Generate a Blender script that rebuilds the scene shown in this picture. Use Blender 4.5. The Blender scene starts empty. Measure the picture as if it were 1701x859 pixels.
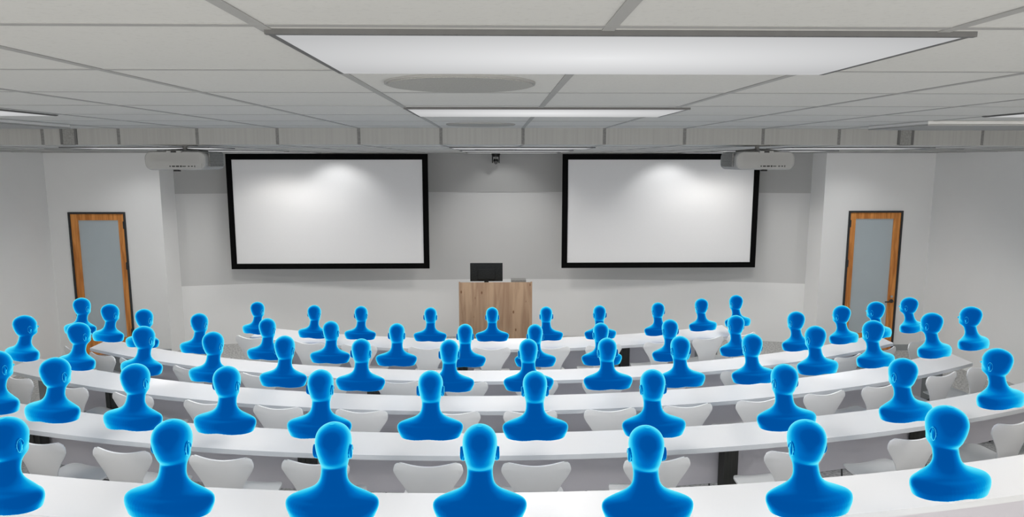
import bpy, bmesh, math, random
from mathutils import Vector, Matrix, noise
random.seed(7)
S = bpy.context.scene
COL = S.collection
PI = math.pi

# ------------------------------------------------------------------ camera, world, exposure
FPX, PITCH, YAW, EYE = 1152.78, 0.1422, 0.0228, 2.9
cam_d = bpy.data.cameras.new('camera')
cam_d.sensor_width = 36.0
cam_d.lens = FPX / 1701 * 36.0
cam_d.clip_start = 0.05
cam = bpy.data.objects.new('camera', cam_d)
COL.objects.link(cam)
fw = Vector((math.sin(YAW)*math.cos(PITCH), math.cos(YAW)*math.cos(PITCH), -math.sin(PITCH)))
rt = Vector((math.cos(YAW), -math.sin(YAW), 0)); up = rt.cross(fw)
cam.matrix_world = Matrix(((rt.x, up.x, -fw.x, 0), (rt.y, up.y, -fw.y, 0), (rt.z, up.z, -fw.z, EYE), (0, 0, 0, 1)))
S.camera = cam
S.view_settings.view_transform = 'Standard'
S.view_settings.look = 'None'
S.view_settings.gamma = 1.0
S.view_settings.use_curve_mapping = False
S.view_settings.exposure = 0.07
w = bpy.data.worlds.new('world'); S.world = w; w.use_nodes = True
w.node_tree.nodes['Background'].inputs[0].default_value = (0.82, 0.795, 0.765, 1)
w.node_tree.nodes['Background'].inputs[1].default_value = 3.3

FIX_W = 61.      # watts of one ceiling light
SPOT_W = 13.5     # watts of one wall washer
DIFF = 0.62       # radiance of the diffusers

# ------------------------------------------------------------------ fitted plan of the hall
YC = 15.6                                   # centre of all the desk arcs (x = 0)
ZC_UP, ZC_LOW0, ZC_LOW1 = EYE+.2295, EYE+.108, EYE+.092
TOPZ = [.7243, .7389, .8242, .9608, 1.1662]
RFAR = [7.325, 8.667, 9.687, 10.863, 12.168]
RNEAR = [7.818, 9.020, 10.066, 11.248, 12.552]
FLOORZ = [0.0, 0.0, .104, .240, .446]
SIDE = 6.49
DOORY = 10.2
REC = 4.86

# ------------------------------------------------------------------ materials
def mat(name, col, rough=.6, metal=0., spec=.3, nz=None, bump=None, emit=None, estr=1., coat=0.):
    m = bpy.data.materials.new(name); m.use_nodes = True
    nt = m.node_tree; b = nt.nodes['Principled BSDF']
    b.inputs['Base Color'].default_value = (*col, 1)
    b.inputs['Roughness'].default_value = rough
    b.inputs['Metallic'].default_value = metal
    b.inputs['Specular IOR Level'].default_value = spec
    b.inputs['Coat Weight'].default_value = coat
    if emit:
        b.inputs['Emission Color'].default_value = (*emit, 1)
        b.inputs['Emission Strength'].default_value = estr
    tc = nt.nodes.new('ShaderNodeTexCoord')
    if nz:      # (scale xyz, dark factor, detail, lo, hi)
        mp = nt.nodes.new('ShaderNodeMapping'); mp.inputs['Scale'].default_value = nz[0]
        n = nt.nodes.new('ShaderNodeTexNoise'); n.inputs['Scale'].default_value = 1; n.inputs['Detail'].default_value = nz[2]
        r = nt.nodes.new('ShaderNodeValToRGB')
        r.color_ramp.elements[0].position = nz[3]; r.color_ramp.elements[1].position = nz[4]
        r.color_ramp.elements[0].color = (*[c*nz[1] for c in col], 1); r.color_ramp.elements[1].color = (*col, 1)
        nt.links.new(tc.outputs['Object'], mp.inputs[0]); nt.links.new(mp.outputs[0], n.inputs['Vector'])
        nt.links.new(n.outputs['Fac'], r.inputs[0]); nt.links.new(r.outputs[0], b.inputs['Base Color'])
        if bump:
            bp = nt.nodes.new('ShaderNodeBump'); bp.inputs['Strength'].default_value = bump; bp.inputs['Distance'].default_value = .002
            nt.links.new(n.outputs['Fac'], bp.inputs['Height']); nt.links.new(bp.outputs[0], b.inputs['Normal'])
    return m

def srgb(*c):
    return tuple(((x/255+.055)/1.055)**2.4 if x > 10 else x/255/12.92 for x in c)

M = {}
M['ceil'] = mat('acoustic_tile', (.54, .54, .52), .95, nz=((90, 90, 90), .93, 3, .28, .45), spec=.1)
M['tee'] = mat('ceiling_tee_paint', (.33, .33, .32), .7, spec=.1)
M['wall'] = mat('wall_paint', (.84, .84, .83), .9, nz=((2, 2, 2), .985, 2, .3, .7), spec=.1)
M['wallmid'] = mat('wall_mid_shade', (.62, .62, .61), .9, nz=((2, 2, 2), .985, 2, .3, .7), spec=.1)  # shading of the middle wall band put into a darker base colour
M['wallup'] = mat('upper_band_shade', (.44, .44, .43), .9, nz=((2, 2, 2), .985, 2, .3, .7), spec=.1)  # shade on the top band of the wall painted in as darker grey
M['bulk'] = mat('bulkhead_panel', (.355, .355, .34), .8, nz=((55, 55, .6), .93, 3, .35, .6), spec=.1)
M['carpet'] = mat('grey_carpet', (.58, .58, .57), 1., nz=((38, 38, 38), .55, 6, .35, .62), bump=.5, spec=.05)
M['laminate'] = mat('white_laminate', (.82, .82, .83), .45, nz=((6, 6, 6), .99, 2, .3, .7), spec=.25)
M['edge'] = mat('laminate_edge', (.74, .75, .76), .5, nz=((6, 6, 6), .98, 2, .3, .7), spec=.25)
M['panel'] = mat('modesty_panel_grey', (.72, .70, .745), .6, nz=((4, 4, 4), .98, 2, .3, .7), spec=.2)
M['endpanel'] = mat('end_panel_slate', (.34, .36, .365), .6, nz=((4, 4, 4), .96, 2, .3, .7), spec=.2)
M['post'] = mat('dark_steel_post', (.055, .055, .05), .5, nz=((60, 60, 3), .7, 2, .3, .7), spec=.3)
M['chair'] = mat('white_chair_shell', (.93, .93, .915), .4, nz=((8, 8, 8), .985, 2, .3, .7), spec=.3)
M['chrome'] = mat('dark_chrome', (.12, .12, .12), .3, .8, nz=((30, 30, 30), .9, 2, .3, .7))
M['black'] = mat('black_felt_border', (.004, .004, .004), .8, nz=((40, 40, 40), .7, 2, .3, .7), spec=.05)
M['screen'] = mat('projection_fabric', (.74, .74, .74), .95, nz=((60, 60, 60), .99, 2, .3, .7), spec=.05)
M['blackp'] = mat('black_plastic', (.012, .012, .012), .45, nz=((30, 30, 30), .7, 2, .3, .7), spec=.3)
M['monitor'] = mat('monitor_plastic', (.018, .020, .020), .55, nz=((120, 120, 120), .6, 2, .4, .6), spec=.2)
M['proj'] = mat('projector_plastic', (.34, .34, .33), .5, nz=((10, 10, 10), .98, 2, .3, .7), spec=.2)
M['projd'] = mat('projector_grille', (.27, .27, .26), .6, nz=((200, 200, 200), .7, 1, .45, .55), spec=.2)
M['frame'] = mat('door_frame_dark', (.035, .037, .04), .5, nz=((20, 20, 20), .8, 2, .3, .7))
M['metal'] = mat('brushed_steel', (.5, .5, .5), .3, .9, nz=((30, 30, 300), .9, 2, .3, .7))
M['darkmetal'] = mat('dark_lever_metal', (.07, .065, .06), .4, .6, nz=((30, 30, 30), .9, 2, .3, .7))
M['glass'] = mat('frosted_glass', (.47, .535, .565), .35, nz=((3, 3, 3), .97, 2, .3, .7), spec=.4)
M['rim'] = mat('light_rim', (.13, .13, .128), .6, nz=((30, 30, 30), .9, 2, .3, .7), spec=.1)
M['grille'] = mat('speaker_grille', (.36, .36, .34), .7, nz=((420, 420, 420), .8, 1, .4, .6), spec=.1)
M['seam'] = mat('bulkhead_seam', (.20, .20, .195), .8, nz=((80, 80, 80), .8, 2, .4, .6), spec=.1)
M['fixwhite'] = mat('white_fixture_paint', (.62, .62, .61), .6, nz=((20, 20, 20), .97, 2, .3, .7), spec=.1)
M['vent'] = mat('vent_metal', (.25, .25, .24), .7, nz=((80, 80, 80), .8, 2, .4, .6), spec=.1)

def wood(name, c0, c1, knots=False, sc=(9, 9, .9)):
    m = bpy.data.materials.new(name); m.use_nodes = True
    nt = m.node_tree; b = nt.nodes['Principled BSDF']; b.inputs['Roughness'].default_value = .55
    b.inputs['Specular IOR Level'].default_value = .2
    tc = nt.nodes.new('ShaderNodeTexCoord'); mp = nt.nodes.new('ShaderNodeMapping'); mp.inputs['Scale'].default_value = sc
    n = nt.nodes.new('ShaderNodeTexNoise'); n.inputs['Scale'].default_value = 1.6; n.inputs['Detail'].default_value = 7; n.inputs['Distortion'].default_value = .7
    r = nt.nodes.new('ShaderNodeValToRGB')
    r.color_ramp.elements[0].position = .38; r.color_ramp.elements[0].color = (*c0, 1)
    r.color_ramp.elements[1].position = .62; r.color_ramp.elements[1].color = (*c1, 1)
    nt.links.new(tc.outputs['Object'], mp.inputs[0]); nt.links.new(mp.outputs[0], n.inputs['Vector']); nt.links.new(n.outputs['Fac'], r.inputs[0])
    out = r.outputs[0]
    if knots:
        mp2 = nt.nodes.new('ShaderNodeMapping'); mp2.inputs['Scale'].default_value = (9, 9, 4.5)
        v = nt.nodes.new('ShaderNodeTexVoronoi'); v.inputs['Scale'].default_value = 1
        r2 = nt.nodes.new('ShaderNodeValToRGB')
        r2.color_ramp.elements[0].position = .05; r2.color_ramp.elements[0].color = (1, 1, 1, 1)
        r2.color_ramp.elements[1].position = .13; r2.color_ramp.elements[1].color = (0, 0, 0, 1)
        mx = nt.nodes.new('ShaderNodeMixRGB'); mx.inputs[2].default_value = (.16, .075, .035, 1)
        nt.links.new(tc.outputs['Object'], mp2.inputs[0]); nt.links.new(mp2.outputs[0], v.inputs['Vector'])
        nt.links.new(v.outputs['Distance'], r2.inputs[0]); nt.links.new(r2.outputs[0], mx.inputs[0]); nt.links.new(out, mx.inputs[1])
        out = mx.outputs[0]
    nt.links.new(out, b.inputs['Base Color'])
    return m
M['oak'] = wood('knotty_oak', (.32, .205, .13), (.45, .31, .20), True)
M['cherry'] = wood('cherry_door_wood', (.52, .185, .045), (.78, .33, .09), False, (14, 14, 1.2))

def diffuser_mat():     # a lit panel: the lamp behind it makes the middle brighter than the rim
    m = bpy.data.materials.new('lit_diffuser'); m.use_nodes = True
    nt = m.node_tree; nt.nodes.remove(nt.nodes['Principled BSDF'])
    em = nt.nodes.new('ShaderNodeEmission'); tc = nt.nodes.new('ShaderNodeTexCoord')
    mp = nt.nodes.new('ShaderNodeMapping'); mp.inputs['Scale'].default_value = (1/.78, 1/.36, 1)
    g = nt.nodes.new('ShaderNodeTexGradient'); g.gradient_type = 'SPHERICAL'
    r = nt.nodes.new('ShaderNodeMapRange'); r.inputs[3].default_value = DIFF*.80; r.inputs[4].default_value = DIFF*1.28
    nt.links.new(tc.outputs['Object'], mp.inputs[0]); nt.links.new(mp.outputs[0], g.inputs[0])
    nt.links.new(g.outputs['Fac'], r.inputs[0]); nt.links.new(r.outputs[0], em.inputs['Strength'])
    em.inputs['Color'].default_value = (.985, .99, 1, 1)
    nt.links.new(em.outputs[0], nt.nodes['Material Output'].inputs[0])
    return m
M['diff'] = diffuser_mat()

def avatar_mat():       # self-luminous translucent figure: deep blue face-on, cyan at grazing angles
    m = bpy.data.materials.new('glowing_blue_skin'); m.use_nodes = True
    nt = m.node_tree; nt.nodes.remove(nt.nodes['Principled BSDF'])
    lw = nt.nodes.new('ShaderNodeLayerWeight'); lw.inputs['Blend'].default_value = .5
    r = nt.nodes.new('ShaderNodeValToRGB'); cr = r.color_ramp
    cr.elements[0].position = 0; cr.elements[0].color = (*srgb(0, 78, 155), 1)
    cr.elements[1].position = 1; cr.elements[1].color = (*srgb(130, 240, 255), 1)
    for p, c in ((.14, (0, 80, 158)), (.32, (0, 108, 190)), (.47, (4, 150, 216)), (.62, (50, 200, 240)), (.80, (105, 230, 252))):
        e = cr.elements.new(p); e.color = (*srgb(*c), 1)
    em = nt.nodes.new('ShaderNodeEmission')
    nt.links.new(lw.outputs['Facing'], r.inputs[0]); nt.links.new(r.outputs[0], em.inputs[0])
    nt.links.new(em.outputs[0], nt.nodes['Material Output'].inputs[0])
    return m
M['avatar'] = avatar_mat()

# ------------------------------------------------------------------ helpers
def tag(o, label=None, cat=None, group=None, kind=None):
    if label: o['label'] = label
    if cat: o['category'] = cat
    if group: o['group'] = group
    if kind: o['kind'] = kind
    return o

def link(name, bm, m, parent=None, smooth=False, bevel=0):
    bmesh.ops.recalc_face_normals(bm, faces=bm.faces)
    me = bpy.data.meshes.new(name); bm.to_mesh(me); bm.free()
    for x in (m if isinstance(m, (list, tuple)) else [m]): me.materials.append(M[x])
    if smooth: me.shade_smooth()
    o = bpy.data.objects.new(name, me); COL.objects.link(o)
    if parent: o.parent = parent
    if bevel:
        b = o.modifiers.new('bevel', 'BEVEL'); b.width = bevel; b.segments = 3; b.limit_method = 'ANGLE'
    return o

def empty(name, loc, rz=0):
    o = bpy.data.objects.new(name, None); COL.objects.link(o); o.empty_display_size = .1
    o.location = loc; o.rotation_euler = (0, 0, rz); return o

def box(bm, x0, x1, y0, y1, z0, z1, mi=0):
    v = [bm.verts.new((x, y, z)) for z in (z0, z1) for y in (y0, y1) for x in (x0, x1)]
    fs = [bm.faces.new([v[i] for i in q]) for q in ((0, 2, 3, 1), (4, 5, 7, 6), (0, 1, 5, 4), (2, 6, 7, 3), (0, 4, 6, 2), (1, 3, 7, 5))]
    for f in fs: f.material_index = mi
    return v

def cyl(bm, c, r, h, n=24, axis='Z', r2=None):
    r2 = r if r2 is None else r2
    A = {'Z': Matrix.Identity(4), 'X': Matrix.Rotation(PI/2, 4, 'Y'), 'Y': Matrix.Rotation(-PI/2, 4, 'X')}[axis]
    bmesh.ops.create_cone(bm, cap_ends=True, segments=n, radius1=r, radius2=r2, depth=h, matrix=Matrix.Translation(c) @ A)

def tube(bm, pts, r, n=10):
    rings = []
    pts = [Vector(p) for p in pts]
    for i, p in enumerate(pts):
        d = (pts[min(i+1, len(pts)-1)] - pts[max(i-1, 0)]).normalized()
        a = d.orthogonal().normalized() if i == 0 else (prev - d*prev.dot(d)).normalized()
        prev = a; b = d.cross(a)
        rings.append([bm.verts.new(p + (a*math.cos(t*2*PI/n) + b*math.sin(t*2*PI/n))*r) for t in range(n)])
    for i in range(len(rings)-1):
        for k in range(n):
            bm.faces.new((rings[i][k], rings[i][(k+1) % n], rings[i+1][(k+1) % n], rings[i+1][k]))
    bm.faces.new(rings[0]); bm.faces.new(rings[-1][::-1])

def arcband(bm, R0, R1, z0, z1, a0, a1, n=48, yc=YC, mi=(0, 0), sgn=-1, xclip=None):
    """curved bar between radii R0<R1, angles measured from straight ahead of the arc centre; xclip ends it on a line of constant x"""
    rings = []
    for i in range(n+1):
        t = i/n; q = []
        for R in (R0, R1):
            if xclip:
                aa0, aa1 = math.asin(max(-1, xclip[0]/R)), math.asin(min(1, xclip[1]/R))
            else: aa0, aa1 = a0, a1
            a = aa0 + (aa1-aa0)*t
            q.append((R*math.sin(a), yc + sgn*R*math.cos(a)))
        (xa, ya), (xb, yb) = q
        rings.append([bm.verts.new(c) for c in ((xa, ya, z0), (xa, ya, z1), (xb, yb, z1), (xb, yb, z0))])
    for i in range(n):
        for k in range(4):
            f = bm.faces.new((rings[i][k], rings[i][(k+1) % 4], rings[i+1][(k+1) % 4], rings[i+1][k]))
            f.material_index = mi[0] if k == 1 else mi[1]
    for r in (rings[0], rings[-1]):
        f = bm.faces.new(r); f.material_index = mi[1]

def copy_tree(o, parent=None):
    c = o.copy(); COL.objects.link(c)
    if parent: c.parent = parent
    for ch in o.children: copy_tree(ch, c)
    return c

ORD = ['first', 'second', 'third', 'fourth', 'fifth', 'sixth', 'seventh', 'eighth', 'ninth', 'tenth', 'eleventh', 'twelfth', 'thirteenth', 'fourteenth', 'fifteenth', 'sixteenth']

# ------------------------------------------------------------------ floor with its tiers
BACKY = -1.6
bm = bmesh.new()
box(bm, -SIDE, SIDE, BACKY, 11.6, -.2, 0)
for k, (R, z) in enumerate([(9.63, .104), (10.81, .240), (12.11, .446), (13.75, .62)]):
    pts = []
    for i in range(41):
        x = -SIDE+.0 + 2*SIDE*i/40
        pts.append((x, YC - math.sqrt(R*R - x*x)))
    ring = [(x, y) for x, y in pts] + [(SIDE, BACKY), (-SIDE, BACKY)]
    lo = [bm.verts.new((x, y, 0)) for x, y in ring]; hi = [bm.verts.new((x, y, z)) for x, y in ring]
    bm.faces.new(hi)
    for i in range(len(ring)): bm.faces.new((lo[i], lo[(i+1) % len(ring)], hi[(i+1) % len(ring)], hi[i]))
tag(link('floor', bm, 'carpet'), kind='structure')

# ------------------------------------------------------------------ walls
bm = bmesh.new(); box(bm, -SIDE-.15, -SIDE, BACKY, DOORY, -.2, 3.4); tag(link('wall_left', bm, 'wall'), kind='structure')
bm = bmesh.new(); box(bm, SIDE, SIDE+.15, BACKY, DOORY, -.2, 3.4); tag(link('wall_right', bm, 'wall'), kind='structure')
DOORS = [(-6.206, -5.387), (5.243, 6.060)]; DTOP = EYE-.760
for side, (d0, d1), nm in ((-1, DOORS[0], 'wall_front_left'), (1, DOORS[1], 'wall_front_right')):
    bm = bmesh.new()
    xo, xi = (-SIDE-.15, -REC) if side < 0 else (REC, SIDE+.15)
    box(bm, xo, d0, DOORY, DOORY+.14, -.2, 3.4); box(bm, d1, xi, DOORY, DOORY+.14, -.2, 3.4)
    box(bm, d0, d1, DOORY, DOORY+.14, DTOP, 3.4)
    if side < 0: box(bm, -REC-.14, -REC, DOORY+.14, 10.9, -.2, 3.4)
    else: box(bm, REC, REC+.14, DOORY+.14, 10.9, -.2, 3.4)
    tag(link(nm, bm, 'wall'), kind='structure')
# bowed front wall: lower band, set-back middle band, projecting upper band
RW = 22.1; YW = 11.2 - RW
def fband(bm, off, th, z0, z1, mi=0):
    n = 40; rings = []
    for i in range(n+1):
        x = -REC + 2*REC*i/n
        y = YW + math.sqrt(RW*RW - x*x) + off
        rings.append([bm.verts.new(c) for c in ((x, y, z0), (x, y+th, z0), (x, y+th, z1), (x, y, z1))])
    for i in range(n):
        for k in range(4):
            f = bm.faces.new((rings[i][k], rings[i][(k+1) % 4], rings[i+1][(k+1) % 4], rings[i+1][k])); f.material_index = mi
    for r in (rings[0], rings[-1]): bm.faces.new(r).material_index = mi
Z1, Z2 = EYE-1.944, EYE-.522
bm = bmesh.new()
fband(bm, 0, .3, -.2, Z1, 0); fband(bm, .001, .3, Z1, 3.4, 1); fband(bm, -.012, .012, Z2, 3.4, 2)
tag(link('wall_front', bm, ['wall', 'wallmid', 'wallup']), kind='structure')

# ------------------------------------------------------------------ ceilings
GX0, GY0, TILE = -.4085, 1.253, .61
def ybulk(x): return 5.24 + x*x/56.
bm = bmesh.new()
n = 40; rows = []
for i in range(n+1):
    x = -SIDE + 2*SIDE*i/n
    rows.append([bm.verts.new(c) for c in ((x, BACKY, ZC_UP), (x, ybulk(x), ZC_UP), (x, ybulk(x), ZC_UP+.1), (x, BACKY, ZC_UP+.1))])
for i in range(n):
    for k in range(4): bm.faces.new((rows[i][k], rows[i][(k+1) % 4], rows[i+1][(k+1) % 4], rows[i+1][k]))
bm.faces.new(rows[0]); bm.faces.new(rows[-1])
# lower ceiling, from the bulkhead to the front wall
def zlow(y): return ZC_LOW0 + (ZC_LOW1-ZC_LOW0)*(y-5.24)/5.
rows = []
for i in range(n+1):
    x = -SIDE + 2*SIDE*i/n; y = ybulk(x)+.03
    rows.append([bm.verts.new(c) for c in ((x, y, zlow(y)), (x, 11.4, zlow(11.4)), (x, 11.4, zlow(11.4)+.3), (x, y, zlow(y)+.3))])
for i in range(n):
    for k in range(4): bm.faces.new((rows[i][k], rows[i][(k+1) % 4], rows[i+1][(k+1) % 4], rows[i+1][k]))
bm.faces.new(rows[0]); bm.faces.new(rows[-1])
tag(link('ceiling', bm, 'ceil'), kind='structure')
# bulkhead between the two ceiling levels
bm = bmesh.new(); rows = []
for i in range(n+1):
    x = -SIDE + 2*SIDE*i/n; y = ybulk(x)
    rows.append([bm.verts.new(c) for c in ((x, y, ZC_LOW0), (x, y+.03, ZC_LOW0), (x, y+.03, ZC_UP+.1), (x, y, ZC_UP+.1))])
for i in range(n):
    for k in range(4): bm.faces.new((rows[i][k], rows[i][(k+1) % 4], rows[i+1][(k+1) % 4], rows[i+1][k]))
bm.faces.new(rows[0]); bm.faces.new(rows[-1])
tag(link('wall_bulkhead', bm, 'bulk'), kind='structure')
# tee grid
seams = []
TW = .0115
bm = bmesh.new()
for k in range(-10, 12):
    x = GX0 + TILE*k
    if abs(x) > SIDE-.02: continue
    box(bm, x-TW, x+TW, BACKY, ybulk(x)-.001, ZC_UP-.002, ZC_UP+.01)
    seams.append(x)
for k in range(-5, 7):
    y = GY0 + TILE*k
    if y < BACKY+.02: continue
    box(bm, -SIDE, SIDE, y-TW, y+TW, ZC_UP-.0012, ZC_UP+.01)
tag(link('trim_1', bm, 'tee'), kind='structure')
bm = bmesh.new()
for x in seams: box(bm, x-TW, x+TW, ybulk(x)-.002, ybulk(x)+.01, ZC_LOW0+.001, ZC_UP-.001)
tag(link('trim_3', bm, 'seam'), kind='structure')
bm = bmesh.new()
for k in range(-10, 12):
    x = GX0 + TILE*k
    if abs(x) > SIDE-.02: continue
    y0 = ybulk(x)+.04
    v = box(bm, x-TW, x+TW, y0, 10.15, 0, .01)
    for q in v: q.co.z += zlow(q.co.y)-.003
for k in range(0, 8):
    y = 5.9 + TILE*k
    v = box(bm, -SIDE, SIDE, y-TW, y+TW, 0, .01)
    for q in v: q.co.z += zlow(q.co.y)-.003
tag(link('trim_2', bm, 'tee'), kind='structure')
# baseboards along door walls
for nm, x0, x1, y in (('baseboard_left', -5.38, -REC-.001, DOORY), ('baseboard_right', 6.07, SIDE, DOORY)):
    bm = bmesh.new(); box(bm, x0, x1, y-.012, y, 0, .09); tag(link(nm, bm, 'endpanel'), kind='structure')

# ------------------------------------------------------------------ ceiling lights
def glow(x, y, z, watts, parent=None):
    l = bpy.data.lights.new('lamp_glow', 'SPOT'); l.energy = watts; l.spot_size = math.radians(156); l.spot_blend = .45
    l.shadow_soft_size = .28; l.color = (1, .972, .94)
    o = bpy.data.objects.new('lamp_glow', l); COL.objects.link(o); o.parent = parent; o.location = (x, y, z)
def area_lamp(parent, sx, sy, watts):
    glow(0, 0, -.02, watts, parent)
LX, LY, DROP = 1.285, .61, .0095
def light_proto():
    e = empty('ceiling_light', (0, 0, 0))
    bm = bmesh.new(); t = .012
    box(bm, -LX/2, LX/2, -LY/2, -LY/2+t, -DROP, 0); box(bm, -LX/2, LX/2, LY/2-t, LY/2, -DROP*.6, 0)
    box(bm, -LX/2, -LX/2+t, -LY/2+t, LY/2-t, -DROP*.8, 0); box(bm, LX/2-t, LX/2, -LY/2+t, LY/2-t, -DROP*.8, 0)
    link('frame', bm, 'rim', e)
    bm = bmesh.new(); box(bm, -LX/2+t, LX/2-t, -LY/2+t, LY/2-t, -DROP*.75, -.001); link('diffuser', bm, 'diff', e)
    return e
proto = light_proto()
first = True
def put_light(x, y, z, label, group, watts=FIX_W, tilt=0):
    global first
    o = proto if first else copy_tree(proto)
    first = False
    o.location = (x, y, z); o.rotation_euler = (tilt, 0, 0); tag(o, label, 'ceiling light', group)
    area_lamp(o, 1.2, .5, watts)
XC, XL, XR = .232, -2.93, 3.26
G1 = 'recessed lights in the raised ceiling'
put_light(XC, 1.31-.025+LY/2, ZC_UP, 'long white lit ceiling panel nearest overhead, largest in the picture', G1)
put_light(XC, 3.16+LY/2, ZC_UP, 'lit ceiling panel just beyond the nearest round speaker, middle of the raised ceiling', G1)
put_light(XL, 3.14+LY/2, ZC_UP, 'lit ceiling panel cut off by the left edge, in the raised ceiling', G1)
put_light(XR, 3.14+LY/2, ZC_UP, 'lit ceiling panel cut off by the right edge, in the raised ceiling', G1)
G2 = 'lights in the lower ceiling at the front'
tl = math.atan2(ZC_LOW1-ZC_LOW0, 5.)
for xx, nm in ((XL-.2, 'left'), (XC, 'middle'), (XR, 'right')):
    for yy, q in ((6.15, 'nearest'), (7.9, 'second'), (9.45, 'farthest')):
        put_light(xx, yy+LY/2, zlow(yy+.3), f'thin bright strip of a lower ceiling panel, {nm} column, {q} from the bulkhead', G2, FIX_W*(.08 if yy > 9 else 1.), tl)
# lights above and behind the viewpoint (not seen)
for xx, yy in ((XL, -.6), (XC, -.6), (XR, -.6), (XL, 1.6), (XR, 1.6)): glow(xx, yy, ZC_UP-.02, FIX_W*(1.25 if yy < 0 else .8))
# two surface-mounted bars at the bulkhead
for sx, x0, x1, y0, y1, z, lab in ((-1, -4.1, -2.83, 4.08, 4.76, EYE+.200, 'shallow boxed ceiling light by the bulkhead at far left'),
                                (1, 2.60, 3.86, 4.19, 4.87, EYE+.200, 'shallow boxed ceiling light by the bulkhead at far right')):
    e = empty('boxed_ceiling_light', ((x0+x1)/2, (y0+y1)/2, ZC_UP)); tag(e, lab, 'ceiling light', 'boxed lights beside the bulkhead')
    hx, hy, h = (x1-x0)/2, (y1-y0)/2, ZC_UP-z
    bm = bmesh.new(); box(bm, -hx, hx, -hy, hy, -h+.008, 0); link('housing', bm, 'fixwhite', e, bevel=.006)
    bm = bmesh.new(); box(bm, -hx, hx, -hy, hy, -h, -h+.0078); link('bottom_tray', bm, 'tee', e)
# wall washers: downlights near the front walls, middle one added to grade the wall
for x, y, k in ((-5.05, 9.45, 1.35), (-2.36, 9.93, 1.25), (0.1, 10.5, .7), (2.6, 9.93, 1.25), (5.1, 9.45, 1.35)):
    l = bpy.data.lights.new('wall_washer', 'SPOT'); l.energy = SPOT_W*k; l.spot_size = math.radians(110 if abs(x) < 4 else 146); l.spot_blend = .6 if abs(x) < 4 else .85; l.shadow_soft_size = .03
    o = bpy.data.objects.new('wall_washer', l); COL.objects.link(o); o.location = (x, y, zlow(y)-.015)
    if abs(x) < 4: o.rotation_euler = (math.radians(26), 0, 0)      # aimed at the screen
# ------------------------------------------------------------------ round ceiling speakers
def speaker(x, y, z, r, label, tilt=0):
    e = empty('ceiling_speaker', (x, y, z)); e.rotation_euler = (tilt, 0, 0); tag(e, label, 'speaker', 'round ceiling speakers')
    bm = bmesh.new(); cyl(bm, (0, 0, -.003), r, .006, 64); link('rim', bm, 'tee', e)
    bm = bmesh.new(); cyl(bm, (0, 0, -.0075), r*.965, .003, 64); link('grille', bm, 'grille', e)
speaker(-.108, 2.165, ZC_UP, .228, 'large round perforated grey speaker in the ceiling, nearest overhead')
speaker(-.10, 4.66, ZC_UP, .228, 'round grey ceiling speaker just before the bulkhead, middle')
speaker(-.02, 7.25, zlow(7.25), .2, 'thin dark ellipse of a speaker in the lower ceiling, middle', tl)
speaker(-4.2, 7.0, zlow(7.), .2, 'thin dark ellipse of a speaker in the lower ceiling, left', tl)
speaker(4.5, 7.0, zlow(7.), .2, 'thin dark ellipse of a speaker in the lower ceiling, right', tl)
# vent panels on the bulkhead
for x, lab in ((-3.24, 'dark vertical vent panel on the bulkhead, left'), (3.19, 'dark vertical vent panel on the bulkhead, right')):
    e = empty('bulkhead_vent', (x, ybulk(x), EYE+.165)); tag(e, lab, 'vent', 'vent panels on the bulkhead')
    bm = bmesh.new(); box(bm, -.045, .045, -.012, -.002, -.055, .063); link('panel', bm, 'vent', e)
    bm = bmesh.new(); box(bm, -.062, -.045, -.016, -.002, -.055, .063); box(bm, .045, .062, -.016, -.002, -.055, .063); box(bm, -.045, .045, -.016, -.002, -.058, -.055); link('frame', bm, 'rim', e)

# ------------------------------------------------------------------ doors
def door(nm, x0, x1, hinge):
    xm = (x0+x1)/2; W = x1-x0
    e = empty(nm, (xm, DOORY+.02, 0)); e['kind'] = 'structure'
    e['label'] = 'tall cherry wood door with frosted glass on the %s of the front wall' % ('left' if x0 < 0 else 'right')
    bm = bmesh.new(); f = .026
    box(bm, -W/2, -W/2+f, -.04, .06, 0, DTOP); box(bm, W/2-f, W/2, -.04, .06, 0, DTOP); box(bm, -W/2+f, W/2-f, -.04, .06, DTOP-f, DTOP)
    link('door_frame', bm, 'frame', e)
    g0, g1, gz0, gz1 = -W/2+.118, W/2-.118, .27, DTOP-.120
    if x0 < 0: g0, g1 = -6.079-xm, -5.500-xm
    else: g0, g1 = 5.358-xm, 5.933-xm
    bm = bmesh.new()
    box(bm, -W/2+f, g0, -.022, .022, .008, DTOP-f-.004); box(bm, g1, W/2-f, -.022, .022, .008, DTOP-f-.004)
    box(bm, g0, g1, -.0215, .0215, .008, gz0); box(bm, g0, g1, -.0215, .0215, gz1, DTOP-f-.004)
    leaf = link('door_leaf', bm, 'cherry', e)
    bm = bmesh.new(); box(bm, g0, g1, -.006, .006, gz0, gz1); link('glass_pane', bm, 'glass', leaf)
    for z in (EYE-.95, EYE-1.55, .35):
        bm = bmesh.new(); cyl(bm, (hinge*(W/2-f), -.035, z), .012, .11, 12); box(bm, hinge*(W/2-f)-.012, hinge*(W/2-f)+.012, -.044, -.024, z-.05, z+.05)
        link('hinge', bm, 'frame', leaf)
    bm = bmesh.new(); hx = -hinge*(W/2-.078); z = EYE-2.13
    cyl(bm, (hx, -.032, z), .028, .02, 24, 'Y'); cyl(bm, (hx, -.055, z), .012, .045, 16, 'Y')
    tube(bm, [(hx, -.075, z), (hx+hinge*.03, -.08, z), (hx+hinge*.12, -.078, z-.004)], .010)
    link('lever_handle', bm, 'darkmetal', leaf, smooth=True)
    bm = bmesh.new(); cyl(bm, (hx, -.03, z+.07), .018, .018, 20, 'Y'); link('lock_cylinder', bm, 'metal', leaf)
door('door_1', *DOORS[0], 1)
door('door_2', *DOORS[1], -1)

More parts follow.
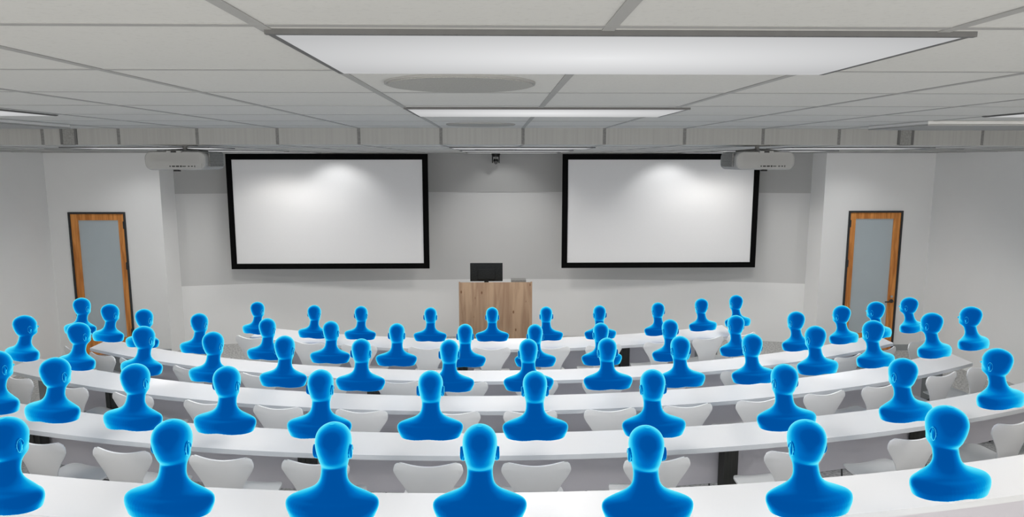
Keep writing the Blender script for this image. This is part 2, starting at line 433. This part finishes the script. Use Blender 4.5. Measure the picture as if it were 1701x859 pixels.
# ------------------------------------------------------------------ projection screens
def pscreen(x0, x1, label):
    z0, z1, y = EYE-1.655, EYE+.0775, 10.5
    e = empty('projection_screen', ((x0+x1)/2, y, z0)); tag(e, label, 'projection screen', 'large screens on the front wall')
    W, H, f = (x1-x0)/2, z1-z0, .083
    bm = bmesh.new()
    box(bm, -W, -W+f, 0, .05, 0, H); box(bm, W-f, W, 0, .05, 0, H); box(bm, -W+f, W-f, 0, .05, 0, f); box(bm, -W+f, W-f, 0, .05, H-f*1.02, H)
    link('border', bm, 'black', e)
    bm = bmesh.new(); box(bm, -W+f, W-f, .012, .03, f, H-f); link('screen_surface', bm, 'screen', e)
    for sx in (-W*.6, W*.6):
        bm = bmesh.new(); box(bm, sx-.03, sx+.03, .05, .24, H-.3, H-.24); link('wall_bracket', bm, 'blackp', e)
pscreen(-4.017, -1.023, 'large white screen with black border, left of the lectern')
pscreen(1.002, 3.993, 'large white screen with black border, right of the lectern')

# ------------------------------------------------------------------ lectern and monitor
LZ = EYE-1.618
e = empty('lectern', (-.012, 9.1, 0)); tag(e, 'knotty light wood lectern standing between the two screens', 'lectern')
hw = .489
bm = bmesh.new(); box(bm, -hw+.02, hw-.02, 0, .022, .0, LZ-.008); link('front_panel', bm, 'oak', e)
for s in (-1, 1):
    bm = bmesh.new(); v = box(bm, min(s*hw, s*(hw-.02)), max(s*hw, s*(hw-.02)), 0, .62, 0, LZ+.004)
    for q in v:
        if q.co.y > .3 and q.co.z > 1: q.co.z -= .16
    link('side_panel', bm, 'oak', e, bevel=.002)
bm = bmesh.new(); box(bm, -hw+.02, hw-.02, .022, .60, LZ-.20, LZ-.17); link('worktop', bm, 'oak', e)
bm = bmesh.new(); box(bm, -hw+.02, hw-.02, .022, .56, .30, .32); link('shelf', bm, 'oak', e)
e2 = empty('control_box', (.30, 9.22, LZ-.17)); tag(e2, 'flat dark box lying on the right of the lectern top', 'control panel')
bm = bmesh.new(); box(bm, -.1, .1, 0, .16, 0, .174); link('casing', bm, 'vent', e2, bevel=.004)
bm = bmesh.new(); box(bm, -.09, .09, .161, .165, .02, .16); link('display', bm, 'blackp', e2)
m = empty('monitor', (-.137, 9.42, LZ-.17)); tag(m, 'black flat monitor seen from behind on the lectern', 'monitor')
bm = bmesh.new(); box(bm, -.223, .223, -.012, .012, .125, .378); mh = link('screen_housing', bm, 'monitor', m, bevel=.006)
bm = bmesh.new(); box(bm, -.21, .21, .0125, .015, .14, .365); link('screen', bm, 'blackp', mh)
bm = bmesh.new(); box(bm, -.12, .12, -.035, -.012, .15, .30); link('rear_cover', bm, 'monitor', m, bevel=.012)
bm = bmesh.new(); box(bm, -.03, .03, -.03, -.012, .0, .16); box(bm, -.11, .11, -.09, .09, 0, .012); link('stand', bm, 'monitor', m, bevel=.003)

# ------------------------------------------------------------------ camera on the front wall
p = empty('ceiling_camera', (-.003, 10.9, zlow(10.9))); tag(p, 'small black pan tilt camera hanging between the screens', 'camera')
bm = bmesh.new(); cyl(bm, (0, 0, -.012), .069, .024, 32); cyl(bm, (0, 0, -.032), .062, .018, 32, r2=.066); link('base', bm, 'blackp', p, smooth=False)
bm = bmesh.new()
for s in (-1, 1): box(bm, s*.050-.009, s*.050+.009, -.03, .03, -.15, -.04)
box(bm, -.058, .058, -.03, .03, -.055, -.04); link('yoke', bm, 'blackp', p, bevel=.006)
bm = bmesh.new(); bmesh.ops.create_uvsphere(bm, u_segments=24, v_segments=16, radius=.038, matrix=Matrix.Translation((0, 0, -.112)))
cyl(bm, (0, -.045, -.135), .031, .075, 24, 'Y'); link('camera_head', bm, 'monitor', p, smooth=True)
bm = bmesh.new(); cyl(bm, (0, -.085, -.138), .024, .012, 24, 'Y'); link('lens', bm, 'blackp', p)
bm = bmesh.new(); cyl(bm, (0, -.032, -.07), .022, .004, 20, 'Y'); link('badge_ring', bm, 'projd', p)

# ------------------------------------------------------------------ projectors
def projector(x0, x1, x0b, inner, label):
    xm = (x0+x1)/2; zt = zlow(5.5)
    e = empty('projector', (xm, 5.3, zt)); tag(e, label, 'projector', 'projectors hanging from the lower ceiling')
    W = (x1-x0)/2; zb, z1 = -.188, -.048
    # rounded rectangle loft from rear to front
    bm = bmesh.new(); rings = []
    def rr(w_, z0, z1_, r, y, dx=0, n=8):
        out = []
        for cx, cz, a0 in ((w_-r, z1_-r, 0), (-w_+r, z1_-r, PI/2), (-w_+r, z0+r, PI), (w_-r, z0+r, 1.5*PI)):
            for i in range(n+1):
                a = a0 + i/n*PI/2; out.append(bm.verts.new((cx+r*math.cos(a)+dx, y, cz+r*math.sin(a))))
        return out
    for y, wv, a, b, r in ((0, W-.015, zb+.012, z1-.008, .045), (.006, W-.005, zb+.004, z1-.003, .05), (.02, W, zb, z1, .05), (.33, W+.012, zb, z1, .045), (.355, W+.004, zb+.004, z1-.004, .045), (.37, W-.02, zb+.02, z1-.02, .03)):
        rings.append(rr(wv, a, b, r, y))
    for i in range(len(rings)-1):
        n_ = len(rings[0])
        for k in range(n_): bm.faces.new((rings[i][k], rings[i][(k+1) % n_], rings[i+1][(k+1) % n_], rings[i+1][k]))
    bm.faces.new(rings[0]); bm.faces.new(rings[-1])
    link('body', bm, 'proj', e, smooth=False)
    bm = bmesh.new()      # side grille on the side facing the middle of the room
    s = inner
    for i in range(9):
        z = zb+.024 + i*.0118
        box(bm, min(s*(W+.003), s*(W+.014)), max(s*(W+.003), s*(W+.014)), .05, .31, z, z+.009)
    link('side_grille', bm, 'projd', e)
    bm = bmesh.new(); o = -.055
    box(bm, o-.0, W-.03, -.0035, -.001, zb+.013, zb+.048); cpan = link('connector_panel', bm, 'proj', e)
    for px, wd, hh in ((.02, .008, .010), (.045, .022, .009), (.075, .022, .010), (.100, .012, .012), (.124, .024, .006), (.158, .012, .007), (.182, .012, .007), (.202, .005, .013)):
        bm = bmesh.new(); box(bm, o+px-wd/2, o+px+wd/2, -.006, -.0035, zb+.028-hh/2, zb+.028+hh/2); link('port', bm, 'blackp', cpan)
    bm = bmesh.new()
    for i in range(7): box(bm, -W+.05, W-.05, -.0022, 0, z1-.03-i*.008, z1-.028-i*.008)
    link('rear_vent', bm, 'proj', e)
    bm = bmesh.new(); cyl(bm, (.0, .03, zb-.004), .026, .012, 24); link('foot', bm, 'blackp', e)
    bm = bmesh.new(); box(bm, -.055, .055, -.012, .02, z1-.012, z1+.004); link('cable_cover', bm, 'proj', e, bevel=.004)
    bm = bmesh.new(); cyl(bm, (0, .40, (zb+z1)/2), .035, .06, 32, 'Y'); link('lens', bm, 'blackp', e, smooth=False)
    bm = bmesh.new(); cyl(bm, (0, .19, -.003), .095, .006, 32)
    box(bm, -.14, .14, .10, .28, z1, z1+.008)
    for sx in (-1, 1):
        tube(bm, [(0, .19, z1+.02), (sx*.13, .12, z1+.006)], .005, 8); tube(bm, [(0, .19, z1+.02), (sx*.13, .27, z1+.006)], .005, 8)
    link('ceiling_mount', bm, 'projd', e)
    bm = bmesh.new(); cyl(bm, (0, .19, -.022), .016, .048, 20); link('mount_pole', bm, 'proj', e)
    bm = bmesh.new(); box(bm, -.02, .02, -.0135, -.012, z1-.010, z1+.001); link('cable_slot', bm, 'blackp', e)
projector(-2.632, -2.175, 0, 1, 'white projector hanging at left, overlapping the column and left screen corner')
projector(1.829, 2.285, 0, -1, 'white projector hanging at right, in front of the right screen corner')

# ------------------------------------------------------------------ curved desks
def on_arc(R, px, z):
    """plan point on the arc of radius R whose bearing from the viewpoint is that of picture column px at height z"""
    lo, hi = -.75, .75
    for _ in range(50):
        a = (lo+hi)/2; P = Vector((R*math.sin(a), YC-R*math.cos(a), z-EYE))
        if 850.5 + FPX*P.dot(rt)/P.dot(fw) < px: lo = a
        else: hi = a
    return a
ROWS = ['front row', 'second row from the front', 'third row from the front', 'fourth row from the front', 'nearest row']
XEND = [(-3.04, 2.99), (-4.70, 4.71), (-4.89, 4.90), (-5.25, 5.6), (-5.3, 5.6)]
POST = [[769, 1037], [621], [190], [66, 512, 1210, 1527], [430, 1240]]
DLAB = ['short white curved desk nearest the lectern', 'long white curved desk of the second row from the front',
        'long white curved desk of the third row, middle of the five', 'white curved desk of the fourth row, second nearest', 'wide white curved desk in the foreground, nearest of the five']
for r in range(5):
    e = empty('curved_desk', (0, YC-(RNEAR[r]+RFAR[r])/2, FLOORZ[r])); tag(e, DLAB[r], 'desk', 'curved desks of the lecture hall')
    yl = YC - e.location.y; zt = TOPZ[r]-FLOORZ[r]; x0, x1 = XEND[r]
    bm = bmesh.new(); arcband(bm, RFAR[r], RNEAR[r], zt-.034, zt, 0, 0, 64, yl, (0, 1), xclip=(x0, x1)); link('desktop', bm, ['laminate', 'edge'], e)
    zb = .29
    bm = bmesh.new(); arcband(bm, RFAR[r]+.03, RFAR[r]+.048, zb, zt-.034, 0, 0, 64, yl, xclip=(x0+.42, x1-.42)); link('modesty_panel', bm, 'panel', e)
    for a, b in ((x0+.08, x0+.415), (x1-.415, x1-.08)):
        bm = bmesh.new(); arcband(bm, RFAR[r]+.03, RFAR[r]+.048, .02, zt-.034, 0, 0, 8, yl, xclip=(a, b)); link('end_panel', bm, 'endpanel', e)
    Rm = RFAR[r]+.115
    for px in POST[r]:
        a = on_arc(Rm, px, TOPZ[r]-.25); bm = bmesh.new()
        box(bm, -.055, .0, -.045, .045, 0, zt-.034); box(bm, .001, .055, -.038, .038, 0, zt-.034)
        box(bm, -.06, .06, -.06, .20, 0, .025)
        o = link('post', bm, 'post', e); o.location = (Rm*math.sin(a), yl-Rm*math.cos(a), 0); o.rotation_euler = (0, 0, a)

# ------------------------------------------------------------------ shell chair
def chair_proto():
    e = empty('shell_chair', (0, 0, 0))
    # profile: local -y is behind the sitter, z up; backrest plane passes y=0 at its top
    prof = [(-.012, .792, .200), (-.010, .780, .211), (-.006, .75, .214), (.0, .71, .194), (.007, .66, .160), (.014, .61, .131), (.024, .56, .112), (.036, .52, .104),
            (.052, .485, .104), (.080, .458, .116), (.115, .445, .145), (.16, .437, .178), (.22, .433, .203), (.29, .435, .213), (.35, .441, .212), (.40, .444, .203), (.435, .440, .182), (.455, .430, .14)]
    n = 20; bm = bmesh.new(); grid = []
    # smooth interpolation of the profile
    P = []
    for i in range(len(prof)-1):
        p0 = prof[max(i-1, 0)]; p1 = prof[i]; p2 = prof[i+1]; p3 = prof[min(i+2, len(prof)-1)]
        for k in range(3):
            t = k/3
            P.append(tuple(.5*((2*p1[j]) + (-p0[j]+p2[j])*t + (2*p0[j]-5*p1[j]+4*p2[j]-p3[j])*t*t + (-p0[j]+3*p1[j]-3*p2[j]+p3[j])*t**3) for j in range(3)))
    P.append(prof[-1])
    for i, (y, z, hw_) in enumerate(P):
        row = []
        back = max(0, min(1, (z-.50)/.29)); seat = max(0, min(1, (y-.08)/.2))
        topf = max(0, min(1, (z-.70)/.09))
        for k in range(n+1):
            u = -1+2*k/n
            uu = math.sin(u*PI/2)*.35+u*.65
            x = uu*hw_
            zz = z + topf*(.026*(1-math.cos(u*PI*.95))/2 - .024*(max(0, abs(u)-.76)/.24)**2) - .010*seat*(1-u*u)
            yy = y + back*(.030*(u*u)) * (1 if z < .74 else .8) 
            if z < .50 and y < .1: zz += .012*u*u
            row.append(bm.verts.new((x, yy, zz)))
        grid.append(row)
    for i in range(len(grid)-1):
        for k in range(n): bm.faces.new((grid[i][k], grid[i][k+1], grid[i+1][k+1], grid[i+1][k]))
    o = link('seat_shell', bm, 'chair', e, smooth=True)
    s = o.modifiers.new('thickness', 'SOLIDIFY'); s.thickness = .012; s.offset = 0
    b = o.modifiers.new('round', 'BEVEL'); b.width = .005; b.segments = 3; b.limit_method = 'ANGLE'; b.angle_limit = math.radians(50)
    bm = bmesh.new(); cyl(bm, (0, .22, .407), .075, .018, 24); link('seat_mount', bm, 'chrome', e)
    for sx in (-1, 1):
        for fy, ty in ((.17, -.04), (.27, .43)):
            bm = bmesh.new(); tube(bm, [(sx*.03, fy, .405), (sx*.13, fy+(ty-fy)*.45, .398), (sx*.175, fy+(ty-fy)*.75, .37), (sx*.19, ty+(fy-ty)*.12, .30), (sx*.20, ty, .006)], .0075)
            link('leg', bm, 'chrome', e, smooth=True)
    return e
CHX = [[415, 512, 596, 709, 816, 916, 1003, 1098, 1177, 1233],
       [123, 168, 221, 314, 429, 545, 661, 773, 890, 1004, 1114, 1229, 1335, 1410, 1470, 1527],
       [28, 115, 219, 342, 461, 600, 753, 881, 1014, 1143, 1262, 1371, 1464, 1566, 1630],
       [62, 201, 366, 523, 711, 891, 1092, 1322, 1521, 1686]]
cp = chair_proto(); used = False
for r in range(4):
    R = RNEAR[r]+(.24, .24, .25, .31)[r]
    for i, px in enumerate(CHX[r]):
        a = on_arc(R, px, TOPZ[r]+.03)
        o = copy_tree(cp) if used else cp
        used = True
        o.location = (R*math.sin(a), YC-R*math.cos(a), FLOORZ[r]); o.rotation_euler = (0, 0, a)
        j = i
        nm = ORD[j]
        tag(o, f'white shell chair, {nm} from the left in the {ROWS[r]}', 'chair', f'shell chairs in the {ROWS[r]}')

# ------------------------------------------------------------------ glowing blue head-and-shoulders figures
def bust_mesh():
    # rings: z (0 = bottom cut, .395 = crown), half width, front depth, back depth, centre y, squareness
    K = [(.000, .177, .098, .093, -.044, 2.05), (.003, .1785, .0985, .0935, -.044, 2.05), (.020, .1855, .100, .095, -.044, 2.0), (.042, .1935, .100, .095, -.044, 1.95), (.062, .1975, .097, .091, -.043, 1.9),
         (.078, .193, .088, .083, -.041, 1.9), (.090, .178, .073, .072, -.038, 1.9), (.099, .152, .068, .069, -.034, 1.95), (.107, .124, .064, .066, -.030, 2.0), (.116, .099, .060, .063, -.026, 2.0),
         (.128, .078, .056, .060, -.021, 2.0), (.142, .0645, .052, .056, -.015, 2.0), (.158, .0575, .050, .053, -.009, 2.0), (.178, .0545, .051, .052, -.002, 2.0), (.192, .0540, .054, .053, .003, 2.0),
         (.204, .0550, .064, .056, .009, 2.0), (.212, .0565, .082, .060, .011, 2.0), (.221, .0590, .089, .068, .012, 2.0), (.236, .0630, .091, .079, .012, 2.0), (.256, .0670, .092, .088, .012, 2.0),
         (.280, .0705, .092, .095, .011, 2.05), (.304, .0730, .093, .098, .009, 2.05), (.326, .0725, .091, .097, .006, 2.05), (.346, .0685, .085, .090, .003, 2.0), (.364, .0595, .073, .078, .000, 2.0),
         (.378, .0460, .057, .061, -.002, 2.0), (.388, .0290, .037, .039, -.003, 2.0), (.394, .0120, .016, .016, -.003, 2.0)]
    bm = bmesh.new(); n = 64; rings = []
    def cr(i, t):
        p0 = K[max(i-1, 0)]; p1 = K[i]; p2 = K[i+1]; p3 = K[min(i+2, len(K)-1)]
        return [.5*((2*p1[j]) + (-p0[j]+p2[j])*t + (2*p0[j]-5*p1[j]+4*p2[j]-p3[j])*t*t + (-p0[j]+3*p1[j]-3*p2[j]+p3[j])*t**3) for j in range(6)]
    L = []
    for i in range(len(K)-1):
        for k in range(3): L.append(cr(i, k/3))
    L.append(K[-1])
    G = lambda d, s: math.exp(-(d/s)**2)
    for z, a, f, b, cy, sq in L:
        ring = []
        for k in range(n):
            t = 2*PI*k/n; c, s = math.cos(t), math.sin(t)
            ex = 2/sq
            x = a*math.copysign(abs(c)**ex, c)
            y = (f if s > 0 else b)*math.copysign(abs(s)**ex, s) + cy
            zz = z
            if z < .06:        # scooped lower cut, low at the arms
                zz = z - .003 + (.009*G(x, .06) - .003*abs(x)/.19) * (1-z/.06) + .012*(1-z/.06)
            if s > 0 and z > .2:                                       # face
                y += .016*G(x, .011)*G(z-.262, .012) + .014*G(x, .009)*max(0, min(1, (z-.255)/.01))*max(0, min(1, (.302-z)/.03))
                y -= .011*G(abs(x)-.031, .014)*G(z-.290, .012)
                y += .006*G(x, .045)*G(z-.306, .010)
                y += .006*G(x, .020)*G(z-.240, .006) - .003*G(x, .02)*G(z-.2325, .003) + .006*G(x, .022)*G(z-.220, .008)
                y -= .010*G(abs(x)-.050, .018)*G(z-.240, .022)
            if s < 0 and .21 < z < .25: pass
            ring.append(bm.verts.new((x, y, zz)))
        rings.append(ring)
    for i in range(len(rings)-1):
        for k in range(n): bm.faces.new((rings[i][k], rings[i][(k+1) % n], rings[i+1][(k+1) % n], rings[i+1][k]))
    bm.faces.new(rings[0][::-1]); bm.faces.new(rings[-1])
    # ears: flattened shells that stand out from the head, fused by the remesh
    for sx in (-1, 1):
        mm = Matrix.Translation((sx*.0735, -.002, .272)) @ Matrix.Rotation(sx*math.radians(22), 4, 'Z') @ Matrix.Rotation(math.radians(-8), 4, 'X') @ Matrix.Diagonal((.0085, .0185, .031, 1))
        bmesh.ops.create_uvsphere(bm, u_segments=20, v_segments=14, radius=1, matrix=mm)
        mm = Matrix.Translation((sx*.071, .003, .247)) @ Matrix.Diagonal((.007, .010, .012, 1))
        bmesh.ops.create_uvsphere(bm, u_segments=14, v_segments=10, radius=1, matrix=mm)
        # helix rim
        ang = [math.radians(x) for x in range(-60, 200, 20)]
        tube(bm, [(sx*.080, -.004 + .0155*math.sin(a_-.6)*-1, .274 + .026*math.cos(a_-.6)) for a_ in ang], .0032, 8)
    bmesh.ops.recalc_face_normals(bm, faces=bm.faces)
    me = bpy.data.meshes.new('bust_base'); bm.to_mesh(me); bm.free()
    o = bpy.data.objects.new('tmp', me); COL.objects.link(o)
    rm = o.modifiers.new('r', 'REMESH'); rm.mode = 'VOXEL'; rm.voxel_size = .0024; rm.use_smooth_shade = True
    sm = o.modifiers.new('s', 'SMOOTH'); sm.factor = .5; sm.iterations = 6
    dg = bpy.context.evaluated_depsgraph_get(); dg.update()
    res = bpy.data.meshes.new_from_object(o.evaluated_get(dg)); res.name = 'avatar_bust'
    bpy.data.objects.remove(o); res.materials.clear(); res.materials.append(M['avatar']); res.shade_smooth()
    return res
BM = bust_mesh()
# (x, y, crown height) of every figure, row by row; they face the arc centre
BUST = [[(-2.914, 8.349, 1.183), (-2.158, 8.089, 1.194), (-1.578, 7.946, 1.21), (-0.759, 7.822, 1.217), (-0.05, 7.786, 1.223), (0.572, 7.806, 1.223), (1.2, 7.878, 1.219), (1.919, 8.024, 1.22), (2.487, 8.192, 1.231), (2.973, 8.373, 1.236)],
        [(-4.601, 7.649, 1.381), (-4.165, 7.412, 1.359), (-3.691, 7.188, 1.351), (-3.005, 6.919, 1.362), (-2.249, 6.693, 1.359), (-1.596, 6.554, 1.36), (-0.95, 6.463, 1.356), (-0.298, 6.419, 1.356), (0.366, 6.421, 1.35), (1.002, 6.469, 1.349), (1.695, 6.572, 1.354), (2.399, 6.732, 1.355), (3.105, 6.954, 1.342), (3.701, 7.192, 1.35), (4.205, 7.432, 1.342), (4.771, 7.75, 1.324)],
        [(-4.247, 6.191, 1.513), (-3.614, 5.93, 1.505), (-2.947, 5.707, 1.524), (-2.306, 5.538, 1.515), (-1.692, 5.417, 1.51), (-1.067, 5.333, 1.503), (-0.371, 5.284, 1.505), (0.249, 5.281, 1.507), (0.876, 5.315, 1.503), (1.477, 5.384, 1.496), (2.1, 5.493, 1.484), (2.689, 5.634, 1.513), (3.279, 5.812, 1.515), (3.957, 6.066, 1.523), (4.476, 6.298, 1.528)],
        [(-3.293, 4.493, 1.656), (-2.834, 4.367, 1.644), (-2.261, 4.238, 1.638), (-1.653, 4.134, 1.65), (-1.065, 4.064, 1.645), (-0.397, 4.022, 1.647), (0.23, 4.017, 1.641), (0.951, 4.054, 1.635), (1.805, 4.157, 1.632), (2.659, 4.324, 1.615), (3.443, 4.538, 1.617)],
        [(-2.169, 2.966, 1.777), (-1.391, 2.857, 1.802), (-0.69, 2.8, 1.805), (-0.072, 2.781, 1.798), (0.637, 2.797, 1.779), (1.353, 2.853, 1.777), (2.031, 2.943, 1.803)]]
for r in range(5):
    nrow = len(BUST[r])
    for i, (x, y, z) in enumerate(BUST[r]):
        o = bpy.data.objects.new('avatar_bust', BM); COL.objects.link(o)
        sc = .97 if r == 0 else 1.
        a = math.atan2(x, YC-y)
        if r == 1 and x < 0: a *= .45 if i == 0 else .7
        o.location = (x, y, z-.395*sc); o.rotation_euler = (0, 0, a); o.scale = (sc, sc, sc)
        where = ORD[i]
        tag(o, f'glowing blue bust, {where} from the left in the {ROWS[r]}', 'figure', f'blue figures in the {ROWS[r]}')
